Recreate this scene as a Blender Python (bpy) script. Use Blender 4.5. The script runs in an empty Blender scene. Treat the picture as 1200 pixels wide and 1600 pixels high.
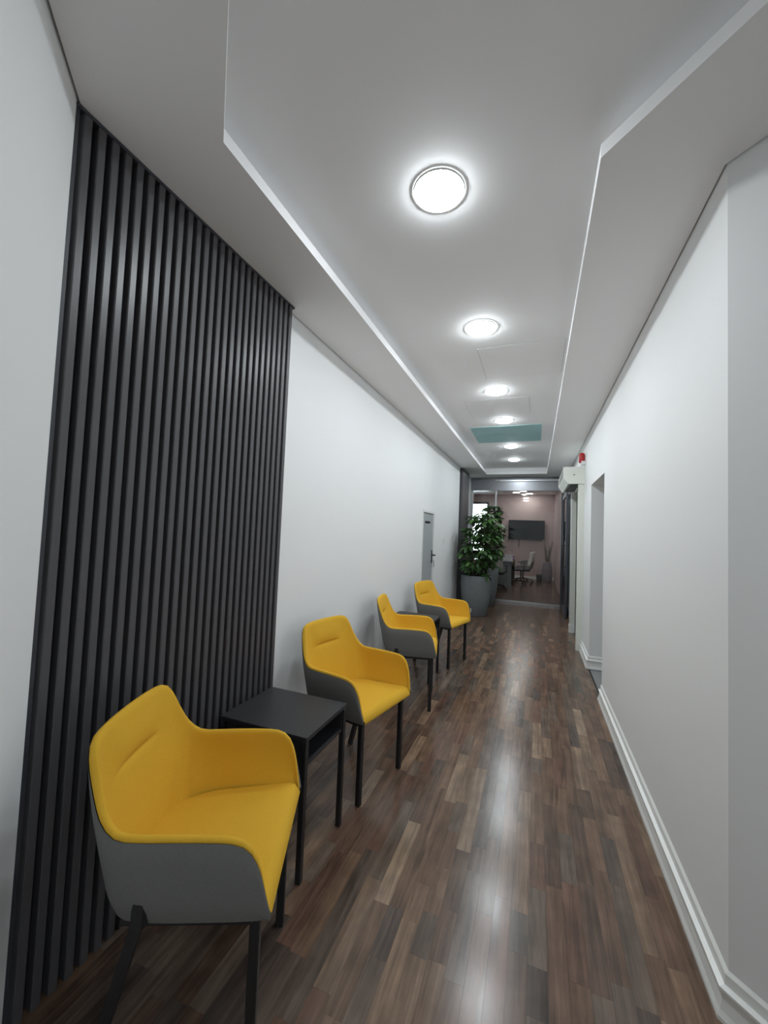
import bpy, math, random
from mathutils import Vector, Matrix

# ------------------------------------------------------------------ camera, world, exposure
scene = bpy.context.scene
COL = scene.collection
CAM_H = 1.5
F_PX = 615.26
CR = Vector((0.93218777, 0.35973764, 0.0401844))
CU = Vector((-0.02038735, -0.0586594, 0.99806985))
CW = Vector((-0.36140049, 0.93120777, 0.04734747))
cam_data = bpy.data.cameras.new('camera')
cam = bpy.data.objects.new('camera', cam_data)
COL.objects.link(cam)
cam_data.sensor_fit = 'VERTICAL'
cam_data.sensor_height = 24.0
cam_data.lens = F_PX / 1600.0 * 24.0
cam_data.clip_start = 0.02
cam_data.clip_end = 200
m3 = Matrix((CR, CU, -CW)).transposed()
cam.matrix_world = Matrix.Translation((0, 0, CAM_H)) @ m3.to_4x4()
scene.camera = cam

world = bpy.data.worlds.new('world')
scene.world = world
world.use_nodes = True
bg = world.node_tree.nodes['Background']
bg.inputs[0].default_value = (0.92, 0.96, 1.0, 1)
bg.inputs[1].default_value = 3.0

vs = scene.view_settings
vs.view_transform = 'Standard'
vs.look = 'None'
vs.gamma = 1.0
vs.use_curve_mapping = False
vs.exposure = 1.48
scene.cycles.max_bounces = 14
scene.cycles.diffuse_bounces = 9
scene.cycles.transparent_max_bounces = 16
LAMP_STRENGTH = 34.0      # corridor downlights
ROOM_LAMP = 17.0          # meeting room downlights

random.seed(7)

# ------------------------------------------------------------------ key dimensions (metres)
XL, XR = -1.455, 0.600          # corridor walls
Y_END = 9.40                    # glass partition
Z_SOF, Z_LIP, Z_CEIL = 2.83, 2.88, 2.98      # soffit underside, top of its lip, recessed ceiling
Y_BACK = 15.0                   # meeting room rear wall
SL, SR = -0.655, 2.25           # x + y on the two walls of the near, turned leg
RL, RR = -0.043, 1.665          # x + y on the recess edges of that leg
XMY = 6.5                       # x - y at the closed end of that leg


def diag(s, d):
    return ((s + d) / 2.0, (s - d) / 2.0)


# ------------------------------------------------------------------ helpers
def tag(o, label=None, cat=None, group=None, kind=None):
    if label: o['label'] = label
    if cat: o['category'] = cat
    if group: o['group'] = group
    if kind: o['kind'] = kind
    return o


def empty(name, loc=(0, 0, 0), rz=0.0):
    o = bpy.data.objects.new(name, None)
    o.empty_display_size = 0.1
    o.location = loc
    o.rotation_euler = (0, 0, rz)
    COL.objects.link(o)
    return o


class MB:
    """collects geometry, then links it as one mesh object"""
    def __init__(self):
        self.v, self.f, self.s = [], [], []

    def add(self, verts, faces, smooth=False):
        b = len(self.v)
        self.v += [tuple(p) for p in verts]
        self.f += [tuple(b + i for i in f) for f in faces]
        self.s += [smooth] * len(faces)
        return self

    def box(self, x0, x1, y0, y1, z0, z1):
        return self.add([(x0, y0, z0), (x1, y0, z0), (x1, y1, z0), (x0, y1, z0), (x0, y0, z1), (x1, y0, z1), (x1, y1, z1), (x0, y1, z1)],
                        [(3, 2, 1, 0), (4, 5, 6, 7), (0, 1, 5, 4), (1, 2, 6, 5), (2, 3, 7, 6), (3, 0, 4, 7)])

    def cbox(self, x0, x1, y0, y1, z0, z1, c=0.004):
        """box with chamfered edges"""
        vs_ = []
        for ax in range(3):
            for sx in (0, 1):
                for sy in (0, 1):
                    for sz in (0, 1):
                        q = [(x0, x1)[sx], (y0, y1)[sy], (z0, z1)[sz]]
                        sg = [sx, sy, sz]
                        for k in range(3):
                            if k != ax:
                                q[k] += c if sg[k] == 0 else -c
                        vs_.append(q)
        idx = lambda ax, sx, sy, sz: ax * 8 + sx * 4 + sy * 2 + sz
        fs = []
        for ax in range(3):
            for s in (0, 1):
                o1, o2 = [k for k in range(3) if k != ax]
                ring = []
                for a, b in ((0, 0), (1, 0), (1, 1), (0, 1)):
                    sg = [0, 0, 0]; sg[ax] = s; sg[o1] = a; sg[o2] = b
                    ring.append(idx(ax, *sg))
                fs.append(ring)
        for a in range(3):
            for b in range(a + 1, 3):
                c3 = 3 - a - b
                for sa in (0, 1):
                    for sb in (0, 1):
                        def sgn(sc):
                            sg = [0, 0, 0]; sg[a] = sa; sg[b] = sb; sg[c3] = sc
                            return sg
                        fs.append((idx(a, *sgn(0)), idx(a, *sgn(1)), idx(b, *sgn(1)), idx(b, *sgn(0))))
        for sx in (0, 1):
            for sy in (0, 1):
                for sz in (0, 1):
                    fs.append((idx(0, sx, sy, sz), idx(1, sx, sy, sz), idx(2, sx, sy, sz)))
        # fix winding by outward test
        cen = Vector(((x0 + x1) / 2, (y0 + y1) / 2, (z0 + z1) / 2))
        out = []
        for f in fs:
            p = [Vector(vs_[i]) for i in f]
            n = (p[1] - p[0]).cross(p[2] - p[0])
            mid = sum(p, Vector()) / len(p)
            out.append(tuple(f) if n.dot(mid - cen) >= 0 else tuple(reversed(f)))
        return self.add(vs_, out)

    def prism(self, poly, z0, z1):
        n = len(poly)
        area = sum(poly[i][0] * poly[(i + 1) % n][1] - poly[(i + 1) % n][0] * poly[i][1] for i in range(n))
        if area < 0: poly = list(reversed(poly))
        vs_ = [(p[0], p[1], z0) for p in poly] + [(p[0], p[1], z1) for p in poly]
        fs = [tuple(reversed(range(n))), tuple(range(n, 2 * n))]
        for i in range(n):
            j = (i + 1) % n
            fs.append((i, j, n + j, n + i))
        return self.add(vs_, fs)

    def lathe(self, prof, cx=0, cy=0, n=32, smooth=True, cap=True):
        vs_, fs = [], []
        for (rr, z) in prof:
            for k in range(n):
                a = 2 * math.pi * k / n
                vs_.append((cx + rr * math.cos(a), cy + rr * math.sin(a), z))
        for i in range(len(prof) - 1):
            for k in range(n):
                k2 = (k + 1) % n
                fs.append((i * n + k, i * n + k2, (i + 1) * n + k2, (i + 1) * n + k))
        self.add(vs_, fs, smooth)
        if cap:
            b = len(self.v) - len(vs_)
            self.f.append(tuple(b + k for k in reversed(range(n)))); self.s.append(False)
            self.f.append(tuple(b + (len(prof) - 1) * n + k for k in range(n))); self.s.append(False)
        return self

    def tube(self, pts, rad, n=8, smooth=True, square=False):
        """swept tube; rad a number or a list"""
        pts = [Vector(p) for p in pts]
        rads = rad if isinstance(rad, (list, tuple)) else [rad] * len(pts)
        vs_, fs = [], []
        prev = None
        for i, p in enumerate(pts):
            t = (pts[min(i + 1, len(pts) - 1)] - pts[max(i - 1, 0)]).normalized()
            if prev is None:
                ref = Vector((1, 0, 0)) if abs(t.x) < 0.9 else Vector((0, 1, 0))
                a = (ref - t * ref.dot(t)).normalized()
            else:
                a = (prev - t * prev.dot(t)).normalized()
            prev = a
            b = t.cross(a)
            for k in range(n):
                th = 2 * math.pi * (k + (0.5 if square else 0)) / n
                vs_.append(p + (a * math.cos(th) + b * math.sin(th)) * rads[i])
        for i in range(len(pts) - 1):
            for k in range(n):
                k2 = (k + 1) % n
                fs.append((i * n + k, i * n + k2, (i + 1) * n + k2, (i + 1) * n + k))
        fs.append(tuple(reversed(range(n))))
        fs.append(tuple((len(pts) - 1) * n + k for k in range(n)))
        return self.add(vs_, fs, smooth and not square)

    def mesh(self, name):
        me = bpy.data.meshes.new(name)
        me.from_pydata(self.v, [], self.f)
        me.polygons.foreach_set('use_smooth', self.s)
        me.update()
        return me

    def build(self, name, mat, parent=None):
        me = self.mesh(name)
        me.materials.append(mat)
        o = bpy.data.objects.new(name, me)
        COL.objects.link(o)
        if parent is not None: o.parent = parent
        return o


def copy_tree(o, parent=None):
    c = o.copy()
    COL.objects.link(c)
    if parent is not None: c.parent = parent
    for ch in list(o.children):
        copy_tree(ch, c)
    return c


def struct(name, mb, mat, parent=None):
    o = mb.build(name, mat, parent)
    if parent is None: o['kind'] = 'structure'
    return o


# ------------------------------------------------------------------ materials
def principled(name, col, rough=0.5, metal=0.0, spec=0.5, **kw):
    m = bpy.data.materials.new(name)
    m.use_nodes = True
    b = m.node_tree.nodes['Principled BSDF']
    b.inputs['Base Color'].default_value = (*col, 1)
    b.inputs['Roughness'].default_value = rough
    b.inputs['Metallic'].default_value = metal
    b.inputs['Specular IOR Level'].default_value = spec
    for k, v in kw.items():
        b.inputs[k].default_value = v
    return m


def mottled(name, c1, c2, scale=8.0, rough=0.6, bump=0.0, bscale=200.0, detail=4.0, metal=0.0, spec=0.5, rough2=None):
    """two tones mixed by noise, with fine bump"""
    m = principled(name, c1, rough, metal, spec)
    nt = m.node_tree; b = nt.nodes['Principled BSDF']
    tc = nt.nodes.new('ShaderNodeTexCoord')
    nz = nt.nodes.new('ShaderNodeTexNoise'); nz.inputs['Scale'].default_value = scale; nz.inputs['Detail'].default_value = detail
    nt.links.new(tc.outputs['Object'], nz.inputs['Vector'])
    mx = nt.nodes.new('ShaderNodeMix'); mx.data_type = 'RGBA'
    mx.inputs['A'].default_value = (*c1, 1); mx.inputs['B'].default_value = (*c2, 1)
    nt.links.new(nz.outputs['Fac'], mx.inputs['Factor'])
    nt.links.new(mx.outputs['Result'], b.inputs['Base Color'])
    if bump > 0:
        n2 = nt.nodes.new('ShaderNodeTexNoise'); n2.inputs['Scale'].default_value = bscale; n2.inputs['Detail'].default_value = 3
        nt.links.new(tc.outputs['Object'], n2.inputs['Vector'])
        bp = nt.nodes.new('ShaderNodeBump'); bp.inputs['Strength'].default_value = bump; bp.inputs['Distance'].default_value = 0.002
        nt.links.new(n2.outputs['Fac'], bp.inputs['Height'])
        nt.links.new(bp.outputs['Normal'], b.inputs['Normal'])
    return m


def emission(name, col, s):
    m = bpy.data.materials.new(name); m.use_nodes = True
    nt = m.node_tree; nt.nodes.clear()
    e = nt.nodes.new('ShaderNodeEmission'); e.inputs[0].default_value = (*col, 1); e.inputs[1].default_value = s
    o = nt.nodes.new('ShaderNodeOutputMaterial'); nt.links.new(e.outputs[0], o.inputs[0])
    return m


def thin_glass(name, tint=(0.93, 0.96, 0.96), rough=0.02, ior=1.5):
    m = bpy.data.materials.new(name); m.use_nodes = True
    nt = m.node_tree; nt.nodes.clear()
    tr = nt.nodes.new('ShaderNodeBsdfTransparent'); tr.inputs[0].default_value = (*tint, 1)
    gl = nt.nodes.new('ShaderNodeBsdfGlossy'); gl.inputs['Roughness'].default_value = rough
    fr = nt.nodes.new('ShaderNodeFresnel'); fr.inputs[0].default_value = ior
    mx = nt.nodes.new('ShaderNodeMixShader')
    o = nt.nodes.new('ShaderNodeOutputMaterial')
    nt.links.new(fr.outputs[0], mx.inputs[0]); nt.links.new(tr.outputs[0], mx.inputs[1]); nt.links.new(gl.outputs[0], mx.inputs[2])
    nt.links.new(mx.outputs[0], o.inputs[0])
    return m


def wood_floor_material():
    m = principled('wood_planks', (0.1, 0.06, 0.04), 0.22, 0, 0.5)
    nt = m.node_tree; b = nt.nodes['Principled BSDF']; L = nt.links.new
    at = nt.nodes.new('ShaderNodeAttribute'); at.attribute_name = 'tone'
    geo = nt.nodes.new('ShaderNodeNewGeometry')
    # stretch the grain along the boards and shift it board by board
    mp = nt.nodes.new('ShaderNodeMapping'); mp.inputs['Scale'].default_value = (38, 2.2, 1)
    ad = nt.nodes.new('ShaderNodeVectorMath'); ad.operation = 'ADD'
    sc = nt.nodes.new('ShaderNodeVectorMath'); sc.operation = 'SCALE'; sc.inputs['Scale'].default_value = 37.0
    L(at.outputs['Color'], sc.inputs[0]); L(geo.outputs['Position'], ad.inputs[0]); L(sc.outputs[0], ad.inputs[1])
    L(ad.outputs[0], mp.inputs['Vector'])
    nz = nt.nodes.new('ShaderNodeTexNoise'); nz.inputs['Scale'].default_value = 1.0; nz.inputs['Detail'].default_value = 6; nz.inputs['Roughness'].default_value = 0.65
    nz.inputs['Distortion'].default_value = 0.6
    L(mp.outputs[0], nz.inputs['Vector'])
    rmp = nt.nodes.new('ShaderNodeValToRGB')
    rmp.color_ramp.elements[0].position = 0.3; rmp.color_ramp.elements[0].color = (0.55, 0.55, 0.55, 1)
    rmp.color_ramp.elements[1].position = 0.72; rmp.color_ramp.elements[1].color = (1.45, 1.45, 1.45, 1)
    L(nz.outputs['Fac'], rmp.inputs['Fac'])
    # soft, larger blotches
    n2 = nt.nodes.new('ShaderNodeTexNoise'); n2.inputs['Scale'].default_value = 7.0; n2.inputs['Detail'].default_value = 3
    L(ad.outputs[0], n2.inputs['Vector'])
    mr = nt.nodes.new('ShaderNodeMapRange'); mr.inputs['From Min'].default_value = 0.25; mr.inputs['From Max'].default_value = 0.75
    mr.inputs['To Min'].default_value = 0.75; mr.inputs['To Max'].default_value = 1.25
    L(n2.outputs['Fac'], mr.inputs['Value'])
    m1 = nt.nodes.new('ShaderNodeVectorMath'); m1.operation = 'MULTIPLY'
    m2 = nt.nodes.new('ShaderNodeVectorMath'); m2.operation = 'SCALE'
    L(at.outputs['Color'], m1.inputs[0]); L(rmp.outputs['Color'], m1.inputs[1])
    L(m1.outputs[0], m2.inputs[0]); L(mr.outputs[0], m2.inputs['Scale'])
    L(m2.outputs[0], b.inputs['Base Color'])
    rr = nt.nodes.new('ShaderNodeMapRange'); rr.inputs['To Min'].default_value = 0.16; rr.inputs['To Max'].default_value = 0.26
    L(nz.outputs['Fac'], rr.inputs['Value']); L(rr.outputs[0], b.inputs['Roughness'])
    bp = nt.nodes.new('ShaderNodeBump'); bp.inputs['Strength'].default_value = 0.06; bp.inputs['Distance'].default_value = 0.001
    L(nz.outputs['Fac'], bp.inputs['Height']); L(bp.outputs[0], b.inputs['Normal'])
    return m


def leaf_material(name, c1, c2):
    m = principled(name, c1, 0.38, 0, 0.5)
    nt = m.node_tree; b = nt.nodes['Principled BSDF']; L = nt.links.new
    oi = nt.nodes.new('ShaderNodeObjectInfo')
    mx = nt.nodes.new('ShaderNodeMix'); mx.data_type = 'RGBA'
    mx.inputs['A'].default_value = (*c1, 1); mx.inputs['B'].default_value = (*c2, 1)
    L(oi.outputs['Random'], mx.inputs['Factor']); L(mx.outputs['Result'], b.inputs['Base Color'])
    return m


M = {}
M['wall'] = mottled('white_wall_paint', (0.855, 0.87, 0.875), (0.875, 0.885, 0.89), 2.0, 0.65, 0.05, 350)
M['ceiling'] = mottled('white_ceiling_paint', (0.88, 0.88, 0.885), (0.90, 0.90, 0.905), 1.5, 0.7, 0.04, 300)
M['pink'] = mottled('pink_beige_wall_paint', (0.52, 0.42, 0.412), (0.555, 0.447, 0.438), 2.0, 0.7)
M['gloss_white'] = mottled('white_gloss_paint', (0.80, 0.82, 0.80), (0.83, 0.84, 0.82), 5, 0.3)
M['cream'] = mottled('cream_casing_paint', (0.74, 0.77, 0.70), (0.78, 0.80, 0.74), 4, 0.45)
M['subfloor'] = principled('dark_subfloor', (0.02, 0.014, 0.012), 0.7)
M['wood'] = wood_floor_material()
M['slat'] = mottled('black_slat_laminate', (0.078, 0.077, 0.083), (0.090, 0.088, 0.095), 30, 0.36, 0.05, 400)
M['panel_back'] = principled('black_felt_backing', (0.008, 0.008, 0.009), 0.9)
M['dark_panel'] = mottled('charcoal_panel', (0.035, 0.038, 0.048), (0.045, 0.048, 0.058), 12, 0.45)
M['yellow'] = mottled('yellow_fabric', (0.70, 0.405, 0.033), (0.78, 0.455, 0.042), 140, 0.9, 0.35, 900, 2, 0, 0.25)
M['grey_fabric'] = mottled('grey_fabric', (0.16, 0.16, 0.152), (0.205, 0.205, 0.195), 160, 0.92, 0.35, 900, 2, 0, 0.25)
M['black_metal'] = mottled('black_powder_coat', (0.012, 0.012, 0.013), (0.018, 0.018, 0.019), 60, 0.45)
M['black_table'] = mottled('black_melamine', (0.020, 0.020, 0.023), (0.027, 0.027, 0.030), 50, 0.5, 0.06, 500)
M['lamp'] = emission('downlight_glow', (0.905, 0.965, 1.0), LAMP_STRENGTH)
M['room_lamp'] = emission('room_downlight_glow', (1.0, 0.95, 0.91), ROOM_LAMP)
M['teal'] = mottled('teal_plasterboard', (0.34, 0.56, 0.58), (0.38, 0.60, 0.62), 6, 0.7)
M['alu'] = mottled('brushed_aluminium', (0.50, 0.52, 0.54), (0.56, 0.58, 0.60), 20, 0.32, 0, 200, 4, 0.85)
M['alu_dark'] = mottled('dark_anodised_frame', (0.06, 0.065, 0.085), (0.085, 0.09, 0.11), 20, 0.4, 0, 200, 4, 0.4)
M['alu_header'] = mottled('satin_grey_header', (0.27, 0.28, 0.30), (0.31, 0.32, 0.34), 20, 0.3, 0, 200, 4, 0.8)
M['glass'] = thin_glass('clear_glass')
M['dark_glass'] = principled('dark_door_glass', (0.02, 0.022, 0.025), 0.08, 0, 0.5)
M['door_grey'] = mottled('grey_door_paint', (0.37, 0.40, 0.41), (0.41, 0.44, 0.45), 5, 0.5)
M['white_plastic'] = principled('white_plastic', (0.78, 0.79, 0.77), 0.4)
M['red_plastic'] = principled('red_plastic', (0.45, 0.015, 0.02), 0.35)
M['pot'] = mottled('grey_pot_resin', (0.16, 0.18, 0.19), (0.21, 0.23, 0.24), 14, 0.6, 0.1, 120)
M['soil'] = mottled('soil', (0.02, 0.014, 0.01), (0.05, 0.035, 0.025), 60, 0.95, 0.5, 90)
M['bark'] = mottled('bark', (0.09, 0.065, 0.045), (0.15, 0.11, 0.08), 30, 0.85, 0.4, 100)
M['leaf'] = leaf_material('leaf_green', (0.022, 0.062, 0.022), (0.07, 0.16, 0.035))
M['leaf2'] = leaf_material('leaf_green_dark', (0.018, 0.050, 0.02), (0.05, 0.12, 0.03))
M['screen'] = principled('tv_screen', (0.006, 0.008, 0.014), 0.3, 0, 0.25)
M['tv_case'] = principled('tv_case', (0.012, 0.012, 0.014), 0.4)
M['desk'] = mottled('grey_desk_laminate', (0.20, 0.24, 0.25), (0.24, 0.28, 0.29), 10, 0.4)
M['black_plastic'] = principled('black_plastic', (0.015, 0.015, 0.017), 0.5)
M['mesh_white'] = principled('white_chair_frame', (0.62, 0.60, 0.56), 0.5)
M['paper'] = principled('white_paper', (0.72, 0.72, 0.78), 0.8)
M['lilac'] = principled('lilac_card', (0.45, 0.32, 0.52), 0.7)
M['navy'] = principled('dark_navy_cover', (0.04, 0.05, 0.10), 0.5)
M['vase'] = mottled('lilac_grey_ceramic', (0.28, 0.25, 0.29), (0.34, 0.30, 0.34), 12, 0.5)
M['dry'] = mottled('dry_branch', (0.16, 0.13, 0.09), (0.24, 0.20, 0.14), 30, 0.8)
M['dark_green'] = principled('dark_green_glaze', (0.02, 0.04, 0.03), 0.35)
M['tile_grey'] = mottled('grey_tile', (0.22, 0.22, 0.22), (0.27, 0.27, 0.27), 10, 0.5)
M['brass'] = principled('steel_key', (0.6, 0.55, 0.42), 0.35, 1.0)
M['window_frame'] = principled('dark_window_frame', (0.05, 0.04, 0.05), 0.5)

# ------------------------------------------------------------------ floor
WT = 0.15
far_l, far_r = diag(SL, XMY), diag(SR, XMY)
mb = MB()
mb.prism([(XL - WT, Y_END), (XL - WT, SL - (XL - WT) - 0.2), (far_l[0] - 0.1, far_l[1] - 0.1), (far_r[0] + 0.1, far_r[1] + 0.1), (XR + WT, SR - XR + WT), (XR + WT, Y_END)], -0.10, -0.009)
mb.box(-3.6, XR + WT, Y_END, Y_BACK + 0.1, -0.10, -0.009)
floor = struct('floor', mb, M['subfloor'])

# strips of wood, laid along the corridor
TONES = [((0.088, 0.060, 0.047), 6), ((0.105, 0.073, 0.055), 6), ((0.125, 0.090, 0.068), 5), ((0.068, 0.050, 0.042), 4), ((0.070, 0.065, 0.062), 3),
         ((0.092, 0.082, 0.075), 4), ((0.155, 0.120, 0.092), 3), ((0.20, 0.165, 0.13), 1), ((0.095, 0.060, 0.050), 4), ((0.048, 0.045, 0.046), 2)]
TP = [t for t, n in TONES for _ in range(n)]


def project(p):
    d = Vector(p) - Vector((0, 0, CAM_H))
    w = d.dot(CW)
    if w < 0.05: return None
    return (600 + F_PX * d.dot(CR) / w, 800 - F_PX * d.dot(CU) / w)


planks = []
rw = 0.0655
rows = int(math.ceil((1.7 - (-3.6)) / rw))
rp = random.Random(21)
for i in range(rows):
    x0 = -3.6 + i * rw
    x1 = x0 + rw
    xm = (x0 + x1) / 2
    spans = []
    if XL < xm < XR + 0.01:
        spans.append((max(-0.4, SL - xm), Y_BACK))
    elif xm <= XL:
        spans.append((Y_END + 0.06, Y_BACK))
    else:
        spans.append((-0.4, SR - xm))
    for (a, b) in spans:
        y = a - rp.uniform(0, 0.4)
        while y < b:
            ln = rp.choice([0.16, 0.22, 0.28, 0.34, 0.42, 0.5, 0.6, 0.75]) * rp.uniform(0.9, 1.1)
            y2 = min(y + ln, b)
            ya = max(y, a)
            if y2 - ya > 0.03:
                t = rp.choice(TP); k = rp.uniform(0.92, 1.12)
                t = tuple(c * 0.72 + a_ * 0.28 for c, a_ in zip(t, (0.098, 0.072, 0.058)))
                planks.append((x0, x1, ya, y2, (t[0] * k * 1.42, t[1] * k * 1.22, t[2] * k * 1.04)))
            y = y2 if y2 < b else b + 1


def screen_area(p):
    q = [project((p[a], p[b], 0)) for a, b in ((0, 2), (1, 2), (1, 3), (0, 3))]
    if any(v is None for v in q): return 0
    cx = sum(v[0] for v in q) / 4; cy = sum(v[1] for v in q) / 4
    if not (-20 < cx < 1220 and 0 < cy < 1640): return 0
    # planks under the chairs nearest the wall are mostly hidden
    if p[0] < -1.2 and p[2] < 5: return 0
    return abs(sum(q[i][0] * q[(i + 1) % 4][1] - q[(i + 1) % 4][0] * q[i][1] for i in range(4))) / 2


order = sorted(range(len(planks)), key=lambda i: -screen_area(planks[i]))
chosen = set(order[:300])
G = 0.0002


def plank_mb(mb_, p, dz=0.0):
    mb_.box(p[0] + G, p[1] - G, p[2] + G, p[3] - G, -0.0089, dz)


def set_tone(me, tones):
    at = me.attributes.new('tone', 'FLOAT_COLOR', 'FACE')
    flat = []
    for t in tones: flat += [t[0], t[1], t[2], 1.0]
    at.data.foreach_set('color', flat)


rest = MB(); rest_t = []
for i, p in enumerate(planks):
    if i in chosen:
        b_ = MB(); plank_mb(b_, p)
        o = b_.build('plank', M['wood'], floor)
        set_tone(o.data, [p[4]] * 6)
    else:
        plank_mb(rest, p); rest_t += [p[4]] * 6
ro = rest.build('planks_beyond', M['wood'], floor)
set_tone(ro.data, rest_t)
tag(ro, 'remaining wooden strips of the floor', kind='stuff')

# ------------------------------------------------------------------ walls
CORN_L = (XL, SL - XL)
CORN_R = (XR, SR - XR)
DY0, DY1, DZ = 5.215, 5.875, 1.815          # closet door opening in left wall
mb = MB()
mb.prism([(XL, DY0), CORN_L, (XL - WT, SL - XL - 0.06), (XL - WT, DY0)], 0, 3.0)
mb.box(XL - WT, XL, DY0, DY1, DZ, 3.0)
mb.box(XL - WT, XL, DY1, Y_END + 0.1, 0, 3.0)
mb.box(XL - WT - 0.03, XL - WT, DY0 - 0.1, DY1 + 0.1, 0, DZ + 0.1)
struct('wall_left', mb, M['wall'])
o_ = 0.106
mb = MB()
mb.prism([CORN_L, far_l, (far_l[0] - o_, far_l[1] - o_), (XL - WT, SL - XL - 0.062)], 0, 3.0)
struct('wall_left_near', mb, M['wall'])
mb = MB()
mb.prism([CORN_R, far_r, (far_r[0] + o_, far_r[1] + o_), (XR + WT, SR - XR + 0.062)], 0, 3.0)
struct('wall_right_near', mb, M['wall'])
mb = MB()
e1, e2 = (far_l[0] - o_, far_l[1] - o_), (far_r[0] + o_, far_r[1] + o_)
mb.prism([e1, e2, (e2[0] + o_, e2[1] - o_), (e1[0] + o_, e1[1] - o_)], 0, 3.0)
struct('wall_near_end', mb, M['wall'])

OY0, OY1, OZ = 4.262, 5.222, 2.142          # open passage in right wall
PY0, PY1, PZ = 6.03, 7.02, 2.22             # doorway under the air curtain
mb = MB()
mb.prism([CORN_R, (XR, OY0), (XR + WT, OY0), (XR + WT, SR - XR + 0.06)], 0, 3.0)
mb.box(XR, XR + WT, OY0, OY1, OZ, 3.0)
mb.box(XR, XR + WT, OY1, PY0, 0, 3.0)
mb.box(XR, XR + WT, PY0, PY1, PZ, 3.0)
mb.box(XR, XR + WT, PY1, Y_END + 0.1, 0, 3.0)
struct('wall_right', mb, M['wall'])
# passage behind the opening
mb = MB()
mb.box(XR + WT, 2.4, OY1, OY1 + 0.1, 0, 2.6)
mb.box(XR + WT, 2.4, OY0 - 0.4, OY0 - 0.3, 0, 2.6)
mb.box(2.4, 2.5, OY0 - 0.4, OY1 + 0.1, 0, 2.6)
mb.box(XR + WT, 2.5, OY0 - 0.4, OY1 + 0.1, 2.6, 2.7)
struct('wall_passage', mb, M['wall'])
mb = MB(); mb.box(XR + 0.011, 2.5, OY0 - 0.3, OY1, -0.1, -0.004)
struct('floor_passage', mb, M['tile_grey'])
mb = MB(); mb.box(XR + WT, XR + WT + 0.05, PY0 - 0.1, PY1 + 0.1, -0.05, PZ + 0.1)
struct('wall_door_back', mb, M['dark_panel'])

# ------------------------------------------------------------------ ceiling: recess between two soffits
gap = 0.008
mb = MB()
mb.prism([(XL - WT, Y_END + 0.1), (XL - WT, SL - XL - 0.05), (far_l[0] - .1, far_l[1] - .1), (far_r[0] + .1, far_r[1] + .1), (XR + WT, SR - XR + 0.05), (XR + WT, Y_END + 0.1)], Z_CEIL, Z_CEIL + 0.1)
ceiling = struct('ceiling', mb, M['ceiling'])
RXL, RXR, RY = -1.045, 0.184, 8.87
COVE = 0.13        # the lip stands free in front of a shallow cove
mb = MB()
mb.prism([(XL + gap, Y_END), (XL + gap, SL - XL + 0.004), diag(SL + 0.011, XMY), diag(RL, XMY), (RXL, RL - RXL), (RXL, Y_END)], Z_SOF, Z_LIP)
c2 = RL - COVE * 1.414
mb.prism([(XL + gap, Y_END), (XL + gap, SL - XL + 0.004), diag(SL + 0.011, XMY), diag(c2, XMY), (RXL - COVE, c2 - RXL + COVE), (RXL - COVE, Y_END)], Z_LIP, Z_CEIL + 0.001)
struct('trim_1', mb, M['ceiling'])
mb = MB()
mb.prism([(XR - gap, Y_END), (XR - gap, SR - XR - 0.004), diag(SR - 0.011, XMY), diag(RR, XMY), (RXR, RR - RXR), (RXR, Y_END)], Z_SOF, Z_LIP)
c2 = RR + COVE * 1.414
mb.prism([(XR - gap, Y_END), (XR - gap, SR - XR - 0.004), diag(SR - 0.011, XMY), diag(c2, XMY), (RXR + COVE, c2 - RXR - COVE), (RXR + COVE, Y_END)], Z_LIP, Z_CEIL + 0.001)
struct('trim_2', mb, M['ceiling'])
mb = MB(); mb.box(RXL, RXR, RY, Y_END, Z_SOF, Z_LIP); mb.box(RXL - COVE, RXR + COVE, RY + COVE, Y_END, Z_LIP, Z_CEIL + 0.001)
struct('trim_3', mb, M['ceiling'])

# ------------------------------------------------------------------ baseboards on the right (moulded profile, ledge half way)
BASE = [(0.0, 0.0), (0.034, 0.0), (0.034, 0.012), (0.026, 0.03), (0.020, 0.062), (0.020, 0.082), (0.028, 0.090), (0.028, 0.098), (0.012, 0.104), (0.010, 0.135), (0.0, 0.145)]


def baseboard(name, a, b, nrm, ext0=0.0, ext1=0.0, parent=None):
    """profile swept from a to b; nrm points into the room; ext mitres the ends by offset * ext"""
    a, b, n = Vector(a), Vector(b), Vector(nrm).normalized()
    t = (b - a).normalized()
    k = len(BASE)
    vs_ = []
    for p, e in ((a, ext0), (b, ext1)):
        for (off, z) in BASE:
            q = p + n * off + t * (off * e)
            vs_.append((q.x, q.y, z))
    fs = [tuple(range(k)), tuple(reversed(range(k, 2 * k)))]
    for i in range(k):
        j = (i + 1) % k
        fs.append((i, i + k, j + k, j))
    mb_ = MB().add(vs_, fs)
    o = mb_.build(name, M['gloss_white'], parent)
    if parent is None: o['kind'] = 'structure'
    # consistent outward normals
    import bmesh
    bm = bmesh.new(); bm.from_mesh(o.data); bmesh.ops.recalc_face_normals(bm, faces=bm.faces); bm.to_mesh(o.data); bm.free()
    return o


q8 = math.tan(math.radians(22.5))
baseboard('baseboard_right', CORN_R, (XR, OY0), (-1, 0), ext0=-q8)
baseboard('baseboard_right_near', far_r, CORN_R, (-1, -1), ext1=q8)
baseboard('baseboard_right_far', (XR, OY1), (XR, 5.945), (-1, 0), ext0=-1)
baseboard('baseboard_passage', (XR, OY1), (2.4, OY1), (0, -1), ext0=-1)
baseboard('baseboard_right_end', (XR, 7.11), (XR, 7.55), (-1, 0))

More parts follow.
